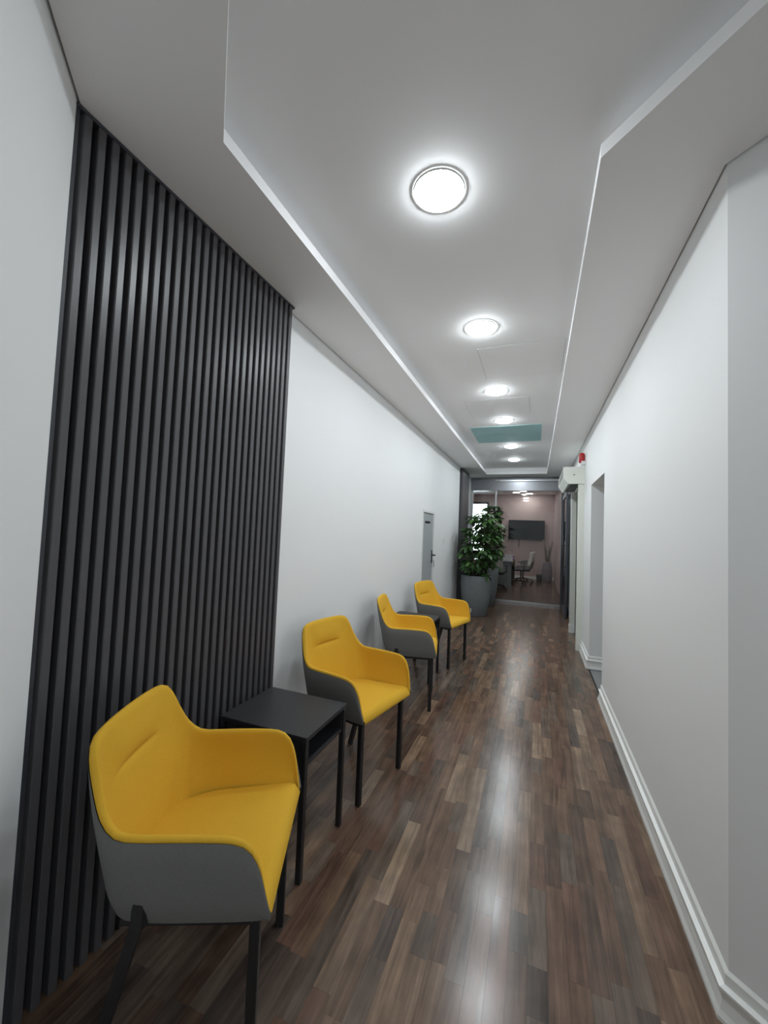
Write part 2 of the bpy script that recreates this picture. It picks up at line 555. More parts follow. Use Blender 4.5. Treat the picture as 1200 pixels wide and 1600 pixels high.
# ------------------------------------------------------------------ slatted wall panel on the left
SP0, SP1 = 0.728, 1.945
pan = empty('slat_wall_panel', (XL, (SP0 + SP1) / 2, 0))
tag(pan, 'tall black slatted wall panel with vertical battens behind the nearest armchair', 'wall panel')
yc = (SP0 + SP1) / 2
mb = MB()
mb.prism([(0.0005, SP1 - yc), (0.0005, SP0 - yc + 0.075), (0.028, SP0 - yc + 0.046), (0.028, SP1 - yc)], 0.0, Z_SOF - 0.001)
mb.build('backing', M['panel_back'], pan)
NSL = 26
S0, S1 = 0.7805, 1.928
pitch = (S1 - S0) / (NSL - 1)
sw, sd, ch = 0.0265, 0.031, 0.003
prof = [(0.0, -sw / 2), (sd - ch, -sw / 2), (sd, -sw / 2 + ch), (sd, sw / 2 - ch), (sd - ch, sw / 2), (0.0, sw / 2)]
TOPR = 0.012
sl_me = MB().prism(prof, 0.0, Z_SOF - 0.001 - TOPR).mesh('slat')
sl_me.materials.append(M['slat'])
for i in range(NSL):
    o = bpy.data.objects.new('slat', sl_me)
    COL.objects.link(o)
    o.parent = pan
    o.location = (0.0282, S0 - yc + i * pitch, 0)
MB().cbox(0.0282, 0.063, SP0 - yc + 0.012, SP1 - yc + 0.012, Z_SOF - 0.001 - TOPR, Z_SOF - 0.001, 0.0015).build('top_rail', M['dark_panel'], pan)
MB().cbox(0.0282, 0.0592, SP0 - yc, SP0 - yc + 0.026, 0, Z_SOF - 0.001 - TOPR, 0.002).build('end_trim', M['dark_panel'], pan)

# dark panel at the end of the same wall
pan2 = empty('end_wall_panel', (XL, 8.29, 0))
tag(pan2, 'narrow charcoal wall panel behind the large potted plant', 'wall panel')
MB().box(0.0005, 0.030, -0.395, 0.395, 0, Z_SOF - 0.001).build('backing', M['dark_panel'], pan2)
for i in range(17):
    o = bpy.data.objects.new('slat', sl_me); COL.objects.link(o); o.parent = pan2
    o.location = (0.030, -0.38 + i * 0.0475, 0)

# ------------------------------------------------------------------ downlights
LIGHTS = [(-0.423, 1.594, 'large bright downlight nearest the camera in the recessed ceiling'),
          (-0.399, 2.807, 'second ceiling downlight from the camera, before the first hatch outline'),
          (-0.415, 4.114, 'third ceiling downlight from the camera, between the two faint hatch outlines'),
          (-0.418, 5.213, 'fourth ceiling downlight from the camera, just before the teal board'),
          (-0.414, 6.753, 'fifth ceiling downlight from the camera, just beyond the teal board'),
          (-0.429, 7.965, 'farthest downlight in the corridor ceiling, nearest the glass partition')]
ring_me = MB().lathe([(0.1058, -0.003), (0.1065, -0.0078), (0.1105, -0.0078), (0.113, -0.0005)], n=40, cap=False).mesh('trim_ring')
ring_me.materials.append(M['white_plastic'])
disc_me = MB().lathe([(0.0005, -0.031), (0.03, -0.0302), (0.055, -0.0275), (0.078, -0.0225), (0.094, -0.016), (0.103, -0.010), (0.1055, -0.004)], n=40, cap=False).mesh('diffuser')
disc_me.materials.append(M['lamp'])


def flip(me):
    import bmesh
    bm = bmesh.new(); bm.from_mesh(me)
    bmesh.ops.recalc_face_normals(bm, faces=bm.faces)
    bm.to_mesh(me); bm.free()


flip(ring_me)


def downlight(x, y, z, label, group, dm=disc_me):
    e = empty('downlight', (x, y, z))
    tag(e, label, 'ceiling light', group)
    for nm, me in (('trim_ring', ring_me), ('diffuser', dm)):
        o = bpy.data.objects.new(nm, me); COL.objects.link(o); o.parent = e
    return e


for (x, y, lb) in LIGHTS: downlight(x, y, Z_CEIL, lb, 'corridor downlights')
for d, lb in ((2.7, 'unseen downlight added as fill in the turned corridor leg right behind the camera'), (4.6, 'unseen downlight added as fill at the closed end of the turned corridor leg')):
    x, y = diag((RL + RR) / 2, d)  # unseen fill lamps, added to lighten the near walls
    downlight(x, y, Z_CEIL, lb, 'added fill downlights behind the camera')

# hatch outlines and the teal board in the ceiling
def hatch(x0, x1, y0, y1, label):
    e = empty('ceiling_hatch', ((x0 + x1) / 2, (y0 + y1) / 2, Z_CEIL))
    tag(e, label, 'ceiling hatch')
    hx, hy = (x1 - x0) / 2, (y1 - y0) / 2
    g = 0.004
    m_ = MB()
    m_.box(-hx, hx, -hy, -hy + g, -0.0008, 0); m_.box(-hx, hx, hy - g, hy, -0.0008, 0)
    m_.box(-hx, -hx + g, -hy + g, hy - g, -0.0008, 0); m_.box(hx - g, hx, -hy + g, hy - g, -0.0008, 0)
    m_.build('joint', M['joint'], e)
    MB().box(-hx + g, hx - g, -hy + g, hy - g, -0.0016, 0).build('board', M['ceiling'], e)


M['joint'] = principled('filler_joint', (0.55, 0.56, 0.57), 0.8)
hatch(-0.472, 0.18, 3.126, 3.754, 'faint plasterboard hatch outline beyond the second downlight')
hatch(-0.783, -0.097, 4.354, 4.982, 'faint plasterboard hatch outline beyond the third downlight')
mb = MB().cbox(-0.895, 0.039, 5.47, 6.424, Z_CEIL - 0.006, Z_CEIL + 0.0005, 0.0012)
tag(mb.build('ceiling_board', M['teal']), 'teal green rectangular board set in the white ceiling', 'ceiling board')

# ------------------------------------------------------------------ armchairs
def catmull(pts, n):
    """resample a polyline smoothly with n points, evenly in length"""
    P = [Vector(p) for p in pts]
    P = [P[0] * 2 - P[1]] + P + [P[-1] * 2 - P[-2]]
    dense = []
    for i in range(1, len(P) - 2):
        for k in range(24):
            t = k / 24
            p0, p1, p2, p3 = P[i - 1], P[i], P[i + 1], P[i + 2]
            dense.append(0.5 * ((2 * p1) + (p2 - p0) * t + (2 * p0 - 5 * p1 + 4 * p2 - p3) * t * t + (3 * p1 - p0 - 3 * p2 + p3) * t ** 3))
    dense.append(P[-2])
    L = [0.0]
    for a, b in zip(dense, dense[1:]): L.append(L[-1] + (b - a).length)
    out = []
    j = 0
    for k in range(n):
        s = L[-1] * k / (n - 1)
        while j < len(L) - 2 and L[j + 1] < s: j += 1
        u = (s - L[j]) / max(1e-9, L[j + 1] - L[j])
        out.append(dense[j].lerp(dense[j + 1], min(1, max(0, u))))
    return out


def make_armchair():
    root = empty('armchair')
    # rows of control points for the half u >= 0, from the front of the arm round to the middle of the back:
    # outer rim, outer base, inner rim, inner base (where liner meets cushion)
    ctl = [  # rim (u, d, z)            base (u, d)        inner base (u, d)
        ((0.252, -0.030, 0.478), (0.246, -0.022), (0.236, -0.022)),
        ((0.263, -0.022, 0.520), (0.247, -0.012), (0.236, -0.012)),
        ((0.274, -0.004, 0.600), (0.249, 0.005), (0.234, 0.005)),
        ((0.281, 0.022, 0.653), (0.250, 0.025), (0.232, 0.025)),
        ((0.285, 0.062, 0.677), (0.251, 0.06), (0.230, 0.06)),
        ((0.286, 0.130, 0.682), (0.252, 0.13), (0.228, 0.13)),
        ((0.285, 0.220, 0.682), (0.252, 0.22), (0.226, 0.21)),
        ((0.282, 0.310, 0.680), (0.250, 0.30), (0.220, 0.28)),
        ((0.277, 0.368, 0.684), (0.243, 0.345), (0.208, 0.325)),
        ((0.266, 0.412, 0.718), (0.228, 0.375), (0.190, 0.352)),
        ((0.248, 0.446, 0.776), (0.205, 0.392), (0.165, 0.370)),
        ((0.229, 0.474, 0.838), (0.175, 0.402), (0.138, 0.382)),
        ((0.208, 0.490, 0.873), (0.145, 0.408), (0.112, 0.390)),
        ((0.172, 0.501, 0.889), (0.110, 0.412), (0.085, 0.395)),
        ((0.090, 0.510, 0.894), (0.055, 0.415), (0.042, 0.398)),
        ((0.000, 0.513, 0.895), (0.000, 0.416), (0.000, 0.400)),
    ]
    N = 34
    rim = catmull([c[0] for c in ctl], N)
    # resample bases with the rim's own parametrisation: search parameter by nearest control spacing
    Ls = [0.0]
    for a, b in zip(ctl, ctl[1:]): Ls.append(Ls[-1] + (Vector(b[0]) - Vector(a[0])).length)

    def along(vals, s):
        for i in range(len(Ls) - 1):
            if s <= Ls[i + 1] + 1e-9:
                t = (s - Ls[i]) / (Ls[i + 1] - Ls[i])
                return Vector(vals[i]).lerp(Vector(vals[i + 1]), t)
        return Vector(vals[-1])
    base = [along([(c[1][0], c[1][1], 0.450) for c in ctl], Ls[-1] * k / (N - 1)) for k in range(N)]
    ibase = [along([(c[2][0], c[2][1], 0.462) for c in ctl], Ls[-1] * k / (N - 1)) for k in range(N)]

    def full(h): return [Vector((-p.x, p.y, p.z)) for p in h[:-1]] + [Vector(p) for p in reversed(h)]
    rim, base, ibase = full(rim), full(base), full(ibase)
    n = len(rim)
    cen = Vector((0, 0.16, 0))
    # outward direction in plan at each station
    outv = []
    for i in range(n):
        t = rim[min(i + 1, n - 1)] - rim[max(i - 1, 0)]
        b_ = base[min(i + 1, n - 1)] - base[max(i - 1, 0)]
        w = Vector((t.x + b_.x, t.y + b_.y, 0))
        o = Vector((w.y, -w.x, 0))
        if o.length < 1e-6: o = Vector((base[i].x, 0, 0))
        o.normalize()
        if o.dot(base[i] - cen) < 0: o = -o
        outv.append(o)
    for _ in range(3):
        outv = [(outv[max(i - 1, 0)] + outv[i] * 2 + outv[min(i + 1, n - 1)]).normalized() for i in range(n)]
    TH = 0.021

    def thick(i):   # thin at the arm fronts, fuller behind
        f = min(i, n - 1 - i) / 12.0
        return 0.012 + (TH - 0.012) * min(1, f)
    # grey outer shell
    RO = 9
    vs_, fs = [], []
    for i in range(n):
        for k in range(RO):
            t = k / (RO - 1)
            p = base[i].lerp(rim[i], t)
            bul = 0.015 * (1 - t ** 9) * min(1.0, 0.2 + 4 * t)
            p = p + outv[i] * bul
            if k == RO - 1: p = rim[i] + outv[i] * 0.003 + Vector((0, 0, -0.005))
            vs_.append(p)
    for i in range(n - 1):
        for k in range(RO - 1):
            fs.append((i * RO + k, i * RO + k + 1, (i + 1) * RO + k + 1, (i + 1) * RO + k))
    m_ = MB().add(vs_, fs, True)
    # underside and the low front edge close the shell
    b0 = len(m_.v)
    for i in range(n): m_.v.append(tuple(base[i]))
    for i in range(n // 2):
        j = n - 1 - i
        if j - 1 > i + 1 or j - 1 == i + 1:
            m_.f.append((b0 + i, b0 + i + 1, b0 + j - 1, b0 + j)); m_.s.append(False)
    m_.add([(-0.246, -0.022, 0.450), (0.246, -0.022, 0.450), (0.249, -0.029, 0.468), (-0.249, -0.029, 0.468)], [(0, 1, 2, 3)], True)
    shell = m_.build('outer_shell', M['grey_fabric'], root)
    flip(shell.data)
    # yellow liner: over the rim and down inside, with the stitched fold across the backrest
    rows_v = [0.0, 0.12, 0.25, 0.38, 0.5, 0.58, 0.62, 0.645, 0.66, 0.675, 0.70, 0.75, 0.82, 0.9, 0.96]
    vs_, fs = [], []
    for i in range(n):
        th = thick(i)
        irim = rim[i] - outv[i] * th
        col_ = []
        for t in rows_v:
            p = ibase[i].lerp(irim, t)
            # inside bows a little outward so that the seat is roomy
            p = p + outv[i] * (0.012 * math.sin(math.pi * t))
            hgt = rim[i].z
            if hgt > 0.80:
                fade = max(0.0, 1 - (abs(rim[i].x) / 0.15) ** 4)
                crease = math.exp(-((t - 0.66) / 0.018) ** 2)
                pillow = math.exp(-((t - 0.80) / 0.12) ** 2) if t > 0.66 else 0.25 * math.exp(-((t - 0.5) / 0.13) ** 2)
                p = p + outv[i] * fade * (0.008 * crease) - outv[i] * fade * 0.012 * pillow
            col_.append(p)
        # lip
        col_.append(irim.lerp(rim[i], 0.08) + Vector((0, 0, 0.002)))
        col_.append(irim.lerp(rim[i], 0.35) + Vector((0, 0, 0.0055)))
        col_.append(irim.lerp(rim[i], 0.7) + Vector((0, 0, 0.005)))
        col_.append(rim[i] + Vector((0, 0, 0.0)))
        col_.append(rim[i] + outv[i] * 0.0005 + Vector((0, 0, -0.006)))
        vs_ += col_
    RI = len(rows_v) + 5
    for i in range(n - 1):
        for k in range(RI - 1):
            fs.append((i * RI + k, (i + 1) * RI + k, (i + 1) * RI + k + 1, i * RI + k + 1))
    # close the two arm fronts
    m_ = MB().add(vs_, fs, True)
    for i, flipf in ((0, False), (n - 1, True)):
        ring = [i * RI + k for k in range(RI)]
        m_.f.append(tuple(reversed(ring)) if flipf else tuple(ring)); m_.s.append(False)
    liner = m_.build('liner', M['yellow'], root)
    flip(liner.data)
    # make the liner's visible side face inward/up whatever the recalculation chose (double sided shading anyway)
    # seat cushion
    NX, NY = 22, 22
    vs_, fs = [], []

    def hw(d):  # cushion half width, following the liner foot
        if d < 0.22: return 0.246 - 0.022 * max(0, d) / 0.22
        t = min(1, (d - 0.22) / 0.19)
        return 0.224 - 0.072 * t * t
    dvals = [-0.034 + (0.41 + 0.034) * j / NY for j in range(NY + 1)]
    for j, d in enumerate(dvals):
        for i in range(NX + 1):
            u = -1 + 2 * i / NX
            x = u * hw(d)
            crown = 0.012 * (1 - u ** 4) * min(1, max(0, (d + 0.03) / 0.10)) * (1 - 0.5 * max(0, (d - 0.2) / 0.2))
            z = 0.500 + crown - 0.02 * max(0, d) / 0.41
            r_ = 0.045          # rounded front
            if d < r_ - 0.034:
                q = 1 - (d + 0.034) / r_
                z -= 0.036 * (1 - math.sqrt(max(0, 1 - q * q)))
            vs_.append((x, d, z))
    W = NX + 1
    for j in range(NY):
        for i in range(NX):
            fs.append((j * W + i, j * W + i + 1, (j + 1) * W + i + 1, (j + 1) * W + i))
    nb = len(vs_)
    for i in range(NX + 1):
        x, d, z = vs_[i]
        vs_.append((x, d + 0.004, 0.452))
    for i in range(NX):
        fs.append((nb + i, nb + i + 1, i + 1, i))
    cu = MB().add(vs_, fs, True).build('seat_cushion', M['yellow'], root)
    flip(cu.data)
    # legs
    for s in (-1, 1):
        MB().cbox(s * 0.212 - 0.014, s * 0.212 + 0.014, 0.0, 0.028, 0.0, 0.449, 0.003).build('leg', M['black_metal'], root)
        m_ = MB()
        a, b = Vector((s * 0.254, 0.298, 0.49)), Vector((s * 0.250, 0.430, 0.004))
        m_.tube([a, b], 0.0195, n=4, square=True)
        m_.v = [(x, y, max(z, 0.0)) for x, y, z in m_.v]
        rl = m_.build('leg', M['black_metal'], root)
        MB().cbox(s * 0.258 - 0.016, s * 0.258 + 0.016, 0.282, 0.322, 0.446, 0.522, 0.008).build('socket', M['black_plastic'], rl)
    m_ = MB()
    m_.box(-0.20, 0.20, 0.004, 0.024, 0.430, 0.4495)
    m_.box(-0.24, -0.216, 0.02, 0.36, 0.430, 0.4495)
    m_.box(0.216, 0.24, 0.02, 0.36, 0.430, 0.4495)
    m_.box(-0.24, 0.24, 0.30, 0.322, 0.430, 0.4495)
    m_.build('under_frame', M['black_metal'], root)
    return root


CH = [(-0.773, 1.148, 114.4, 'large yellow and grey armchair nearest the camera, in front of the slatted panel'),
      (-0.817, 2.245, 78.0, 'yellow and grey armchair just past the nearer side table, facing the camera side'),
      (-0.841, 3.530, 102.3, 'yellow and grey armchair third from the camera, showing its plain grey side'),
      (-0.812, 4.622, 75.0, 'yellow and grey armchair farthest from the camera, with a white tag on its arm')]
first = make_armchair()
for i, (x, y, a, lb) in enumerate(CH):
    o = first if i == 0 else copy_tree(first)
    if i == 0: chairs = [o]
    else: chairs.append(o)
    o.location = (x, y, 0); o.rotation_euler = (0, 0, math.radians(a))
    tag(o, lb, 'armchair', 'yellow armchairs along the corridor wall')
MB().box(0.286, 0.2905, -0.02, -0.012, 0.555, 0.605).build('tag', M['white_plastic'], chairs[3])

# ------------------------------------------------------------------ side tables with an open compartment
def make_side_table():
    root = empty('side_table')
    W, D, H = 0.385, 0.47, 0.605        # along the corridor, out from the wall, height
    w, d = W / 2, D / 2
    MB().cbox(-d, d, -w, w, H - 0.022, H, 0.002).build('table_top', M['black_table'], root)
    m_ = MB()                            # compartment: bottom, two sides, rear; open to the corridor
    m_.box(-d + 0.03, d - 0.012, -w + 0.03, w - 0.03, H - 0.135, H - 0.121)
    m_.build('shelf', M['black_table'], root)
    for s in (-1, 1):
        MB().box(-d + 0.03, d - 0.012, s * (w - 0.023) - 0.007, s * (w - 0.023) + 0.007, H - 0.135, H - 0.0222).build('side_panel', M['black_table'], root)
    MB().box(-d + 0.014, -d + 0.03, -w + 0.03, w - 0.03, H - 0.135, H - 0.0222).build('rear_panel', M['black_table'], root)
    for sx in (-1, 1):
        for sy in (-1, 1):
            cx, cy = sx * (d - 0.0135), sy * (w - 0.0135)
            MB().cbox(cx - 0.0125, cx + 0.0125, cy - 0.0125, cy + 0.0125, 0, H - 0.0222, 0.002).build('leg', M['black_metal'], root)
    return root


t1 = make_side_table()
tag(t1, 'black side table between the nearest armchair and the second one', 'side table', 'black side tables')
t1.location = (-1.128, 1.69, 0)
t2 = copy_tree(t1)
tag(t2, 'black side table between the third armchair and the farthest one', 'side table', 'black side tables')
t2.location = (-1.185, 4.07, 0)

# ------------------------------------------------------------------ closet door in the left wall
mb = MB()
fw = 0.035
mb.box(XL - 0.06, XL + 0.008, DY0, DY0 + fw, 0, DZ)
mb.box(XL - 0.06, XL + 0.008, DY1 - fw, DY1, 0, DZ)
mb.box(XL - 0.06, XL + 0.008, DY0 + fw, DY1 - fw, DZ - fw, DZ)
door = empty('door_1', (XL, (DY0 + DY1) / 2, 0)); door['kind'] = 'structure'
fr_ = mb.build('door_frame', M['gloss_white'])
fr_.parent = door; fr_.matrix_parent_inverse = Matrix.Translation(door.location).inverted()
yd = (DY0 + DY1) / 2
hwid = (DY1 - DY0) / 2 - fw - 0.003
leaf = MB().box(-0.035, -0.004, -hwid, hwid, 0.006, DZ - fw - 0.004).build('door_leaf', M['door_grey'], door)
MB().box(-0.0035, 0.001, -0.17, 0.10, 1.632, 1.662).build('sign_plate', M['black_plastic'], door)
hd = MB().box(-0.004, 0.004, hwid - 0.055, hwid - 0.022, 1.05, 1.24).build('door_handle', M['black_metal'], door)
m_ = MB(); m_.tube([(0.0, hwid - 0.038, 1.165), (0.05, hwid - 0.038, 1.165), (0.055, hwid - 0.05, 1.165), (0.055, hwid - 0.15, 1.165)], 0.009)
m_.build('lever', M['black_metal'], hd)
ky = empty('key_ring', (XL + 0.006, yd + hwid - 0.038, 1.045))
tag(ky, 'small keys hanging in the lock of the grey closet door', 'keys')
MB().tube([(0, 0, 0.035), (0.03, 0, 0.035)], 0.004).build('key_shaft', M['brass'], ky)
MB().box(0.028, 0.031, -0.012, 0.012, 0.02, 0.05).build('key_bow', M['brass'], ky)
MB().box(0.029, 0.032, -0.010, 0.010, -0.055, 0.018).build('key_tag', M['black_plastic'], ky)

sw_ = empty('wall_switch', (XL, 6.58, 1.38))
tag(sw_, 'small white wall switch beyond the grey closet door', 'wall switch')
MB().cbox(0.0, 0.009, -0.04, 0.04, -0.04, 0.04, 0.002).build('plate', M['white_plastic'], sw_)
MB().cbox(0.009, 0.013, -0.018, 0.018, -0.026, 0.026, 0.001).build('rocker', M['white_plastic'], sw_)

# ------------------------------------------------------------------ doorway with air curtain on the right wall
mb = MB(); mb.box(0.525, XR + 0.02, 5.95, 6.03, 0, 2.26); mb.box(0.555, XR + 0.02, 6.03, 7.02, 2.20, 2.26); mb.box(0.525, XR + 0.02, 7.02, 7.10, 0, 2.26)
struct('trim_4', mb, M['cream'])
mb = MB(); mb.box(0.515, XR, 7.01, 7.11, 0, 0.12); struct('baseboard_casing', mb, M['gloss_white'])
d2 = empty('door_2', (XR, 6.525, 0)); d2['kind'] = 'structure'
MB().box(0.05, 0.09, -0.49, 0.49, 0.004, 2.2).build('door_leaf', M['dark_glass'], d2)
m_ = MB()
for (a, b, c, d) in ((-0.49, -0.42, 0.0, 2.2), (0.42, 0.49, 0.0, 2.2), (-0.42, 0.42, 0.0, 0.1), (-0.42, 0.42, 2.1, 2.2)):
    m_.box(0.035, 0.1, a, b, c + 0.002, d)
m_.build('door_frame', M['alu_dark'], d2)

ac = empty('air_curtain', (XR, 6.55, 2.25))
tag(ac, 'white air curtain unit mounted high over the doorway on the right wall', 'air curtain')
prof = [(0.0, 0.0), (-0.20, 0.0), (-0.262, 0.085), (-0.262, 0.225), (0.0, 0.225)]


def xz_prism(mb_, prof_, y0, y1):
    n_ = len(prof_)
    vs_ = [(p[0], y0, p[1]) for p in prof_] + [(p[0], y1, p[1]) for p in prof_]
    fs_ = [tuple(range(n_)), tuple(reversed(range(n_, 2 * n_)))]
    for i_ in range(n_):
        j_ = (i_ + 1) % n_
        fs_.append((i_, i_ + n_, j_ + n_, j_))
    return mb_.add(vs_, fs_)


o = xz_prism(MB(), prof, -0.60, 0.60).build('body', M['cream'], ac); flip(o.data)
prof2 = [(0.0, -0.004), (-0.203, -0.004), (-0.268, 0.083), (-0.268, 0.230), (0.0, 0.230)]
for y0 in (-0.615, 0.60):
    o = xz_prism(MB(), prof2, y0, y0 + 0.015).build('end_cap', M['cream'], ac); flip(o.data)
sc_ = MB().tube([(-0.13, -0.6151, 0.12), (-0.13, -0.619, 0.12)], 0.008, n=10).build('screw', M['black_plastic'], ac)
for k in range(5):
    MB().box(-0.2645, -0.262, -0.57, 0.57, 0.105 + k * 0.022, 0.113 + k * 0.022).build('intake_slot', M['dark_panel'], ac)
MB().box(-0.17, -0.05, -0.55, 0.55, -0.003, 0.0).build('outlet_grille', M['alu_dark'], ac)

al = empty('fire_alarm_sounder', (XR, 5.875, 2.575))
tag(al, 'red fire alarm sounder with white base high on the right wall', 'fire alarm')
MB().cbox(-0.055, 0.0, -0.05, 0.06, -0.085, -0.035, 0.004).build('base', M['white_plastic'], al)
m_ = MB(); m_.lathe([(0.034, -0.055), (0.038, -0.045), (0.038, 0.05), (0.028, 0.078), (0.010, 0.082)], cx=-0.045, cy=0, n=20)
m_.build('horn', M['red_plastic'], al)

# ------------------------------------------------------------------ glass partition at the end
gp = empty('glass_partition', (0, Y_END, 0))
tag(gp, 'aluminium framed glass partition closing the end of the corridor', 'glass partition')
HB = 2.525
MB().cbox(XL + 0.002, XR - 0.002, -0.035, 0.06, HB, Z_SOF - 0.055, 0.003).build('header', M['alu_header'], gp)
MB().cbox(-0.86, XR - 0.002, -0.075, -0.036, Z_SOF - 0.10, Z_SOF - 0.05, 0.003).build('track', M['alu'], gp)
MB().cbox(-0.90, -0.80, -0.085, -0.036, Z_SOF - 0.095, Z_SOF - 0.045, 0.006).build('track_motor', M['white_plastic'], gp)
MB().box(XL + 0.002, XR - 0.002, -0.02, 0.05, Z_SOF - 0.055, Z_SOF - 0.001).build('packer', M['alu_header'], gp)
MB().cbox(XL + 0.002, XL + 0.05, -0.04, 0.04, 0, HB, 0.003).build('jamb', M['alu'], gp)
MB().cbox(XR - 0.095, XR - 0.04, -0.05, 0.05, 0, HB, 0.003).build('jamb', M['alu_dark'], gp)
MB().cbox(XR - 0.04, XR - 0.002, -0.05, 0.05, 0, HB, 0.003).build('jamb', M['alu'], gp)
MB().cbox(-0.90, -0.865, -0.03, 0.03, 0.03, HB, 0.003).build('mullion', M['alu'], gp)
MB().cbox(XL + 0.05, XR - 0.095, -0.04, 0.04, 0.0, 0.045, 0.003).build('sill_rail', M['alu'], gp)
MB().box(XL + 0.05, -0.90, -0.006, 0.006, 0.045, HB).build('pane', M['glass'], gp)
MB().box(-0.865, XR - 0.095, -0.006, 0.006, 0.045, HB).build('pane', M['glass'], gp)

# an open framed leaf against the right wall, next to the partition
lf = empty('open_glass_door', (XR - 0.06, 8.72, 0))
tag(lf, 'dark framed glass door leaf standing open against the right wall', 'door')
for (y0, y1) in ((-0.55, -0.46), (0.46, 0.55)):
    MB().cbox(-0.02, 0.02, y0, y1, 0.01, 2.4, 0.003).build('stile', M['alu_dark'], lf)
for (z0, z1) in ((0.01, 0.11), (2.30, 2.40)):
    MB().cbox(-0.02, 0.02, -0.46, 0.46, z0, z1, 0.003).build('rail', M['alu_dark'], lf)
MB().box(-0.005, 0.005, -0.46, 0.46, 0.11, 2.30).build('pane', M['glass'], lf)
MB().tube([(-0.02, -0.505, 0.95), (-0.06, -0.505, 0.95), (-0.06, -0.505, 1.35), (-0.02, -0.505, 1.35)], 0.01).build('handle', M['black_metal'], lf)

# ------------------------------------------------------------------ meeting room shell
RX0, RX1, RZ = -3.6, XR, 3.0
WX0, WX1, WZ0, WZ1 = -2.55, -1.66, 0.85, 2.72
mb = MB()
mb.box(RX0, WX0, Y_BACK, Y_BACK + 0.15, 0, RZ + 0.1)
mb.box(WX1, RX1 + WT, Y_BACK, Y_BACK + 0.15, 0, RZ + 0.1)
mb.box(WX0, WX1, Y_BACK, Y_BACK + 0.15, 0, WZ0)
mb.box(WX0, WX1, Y_BACK, Y_BACK + 0.15, WZ1, RZ + 0.1)
struct('wall_back', mb, M['pink'])
mb = MB(); mb.box(RX1, RX1 + WT, Y_END + 0.1, Y_BACK, 0, RZ + 0.1); struct('wall_room_right', mb, M['pink'])
mb = MB(); mb.box(RX0 - 0.1, RX0, Y_END + 0.06, Y_BACK + 0.15, 0, RZ + 0.1); struct('wall_room_left', mb, M['pink'])
mb = MB(); mb.box(RX0, XL - WT, Y_END, Y_END + 0.06, 0, RZ + 0.1); mb.box(XL - WT, XR + WT, Y_END + 0.06, Y_END + 0.1, Z_SOF - 0.05, RZ + 0.1)
struct('wall_room_front', mb, M['pink'])
mb = MB(); mb.box(RX0 - 0.1, RX1 + WT, Y_END + 0.1, Y_BACK + 0.15, RZ, RZ + 0.1); struct('ceiling_room', mb, M['ceiling'])
mb = MB(); mb.box(WX1, RX1, Y_BACK - 0.018, Y_BACK, 0, 0.10); struct('baseboard_back', mb, M['gloss_white'])
wn = empty('window_1', ((WX0 + WX1) / 2, Y_BACK, WZ0)); wn['kind'] = 'structure'
hw_, hh_ = (WX1 - WX0) / 2, WZ1 - WZ0
m_ = MB()
m_.box(-hw_, -hw_ + 0.06, -0.02, 0.08, 0, hh_); m_.box(hw_ - 0.06, hw_, -0.02, 0.08, 0, hh_)
m_.box(-hw_ + 0.06, hw_ - 0.06, -0.02, 0.08, 0, 0.06); m_.box(-hw_ + 0.06, hw_ - 0.06, -0.02, 0.08, hh_ - 0.08, hh_)
m_.build('window_frame', M['window_frame'], wn)
MB().box(-hw_ + 0.06, hw_ - 0.06, 0.02, 0.03, 0.06, hh_ - 0.08).build('pane', M['glass'], wn)

room_disc = MB().lathe([(0.0005, -0.0125), (0.1058, -0.0122)], n=32, cap=False).mesh('diffuser'); room_disc.materials.append(M['room_lamp'])
for (x, y, lb) in ((-0.66, 14.2, 'left of the two ceiling lights seen through the glass partition'), (-0.25, 14.6, 'right of the two ceiling lights seen through the glass partition'),
                   (-0.6, 11.0, 'hidden fill light added on the meeting room ceiling just behind the glass partition'), (-2.2, 12.4, 'hidden fill light added on the window side of the meeting room ceiling'),
                   (-0.5, 12.7, 'hidden fill light added on the meeting room ceiling above the table end')):
    downlight(x, y, RZ, lb, 'meeting room ceiling lights', room_disc)  # last three are hidden fill lamps, added to brighten the lower room

# ------------------------------------------------------------------ potted plants
def leaf_mesh(name, length, width, bend, mat):
    vs_, fs = [], []
    st = [(0.0, 0.06), (0.18, 0.62), (0.42, 1.0), (0.68, 0.86), (0.88, 0.45), (1.0, 0.02)]
    for (t, w) in st:
        x = length * t
        z = -bend * length * t * t
        vs_ += [(x, -width / 2 * w, z + 0.12 * width * w), (x, 0, z), (x, width / 2 * w, z + 0.12 * width * w)]
    for i in range(len(st) - 1):
        a, b = i * 3, (i + 1) * 3
        fs += [(a, b, b + 1, a + 1), (a + 1, b + 1, b + 2, a + 2)]
    me = MB().add(vs_, fs, True).mesh(name)
    me.materials.append(mat)
    return me


def orient(direction, roll):
    x = Vector(direction).normalized()
    up = Vector((0, 0, 1))
    y = up.cross(x)
    if y.length < 1e-3: y = Vector((0, 1, 0))
    y.normalize()
    z = x.cross(y)
    c, s = math.cos(roll), math.sin(roll)
    y2 = y * c + z * s
    z2 = x.cross(y2)
    return Matrix((x, y2, z2)).transposed().to_4x4()


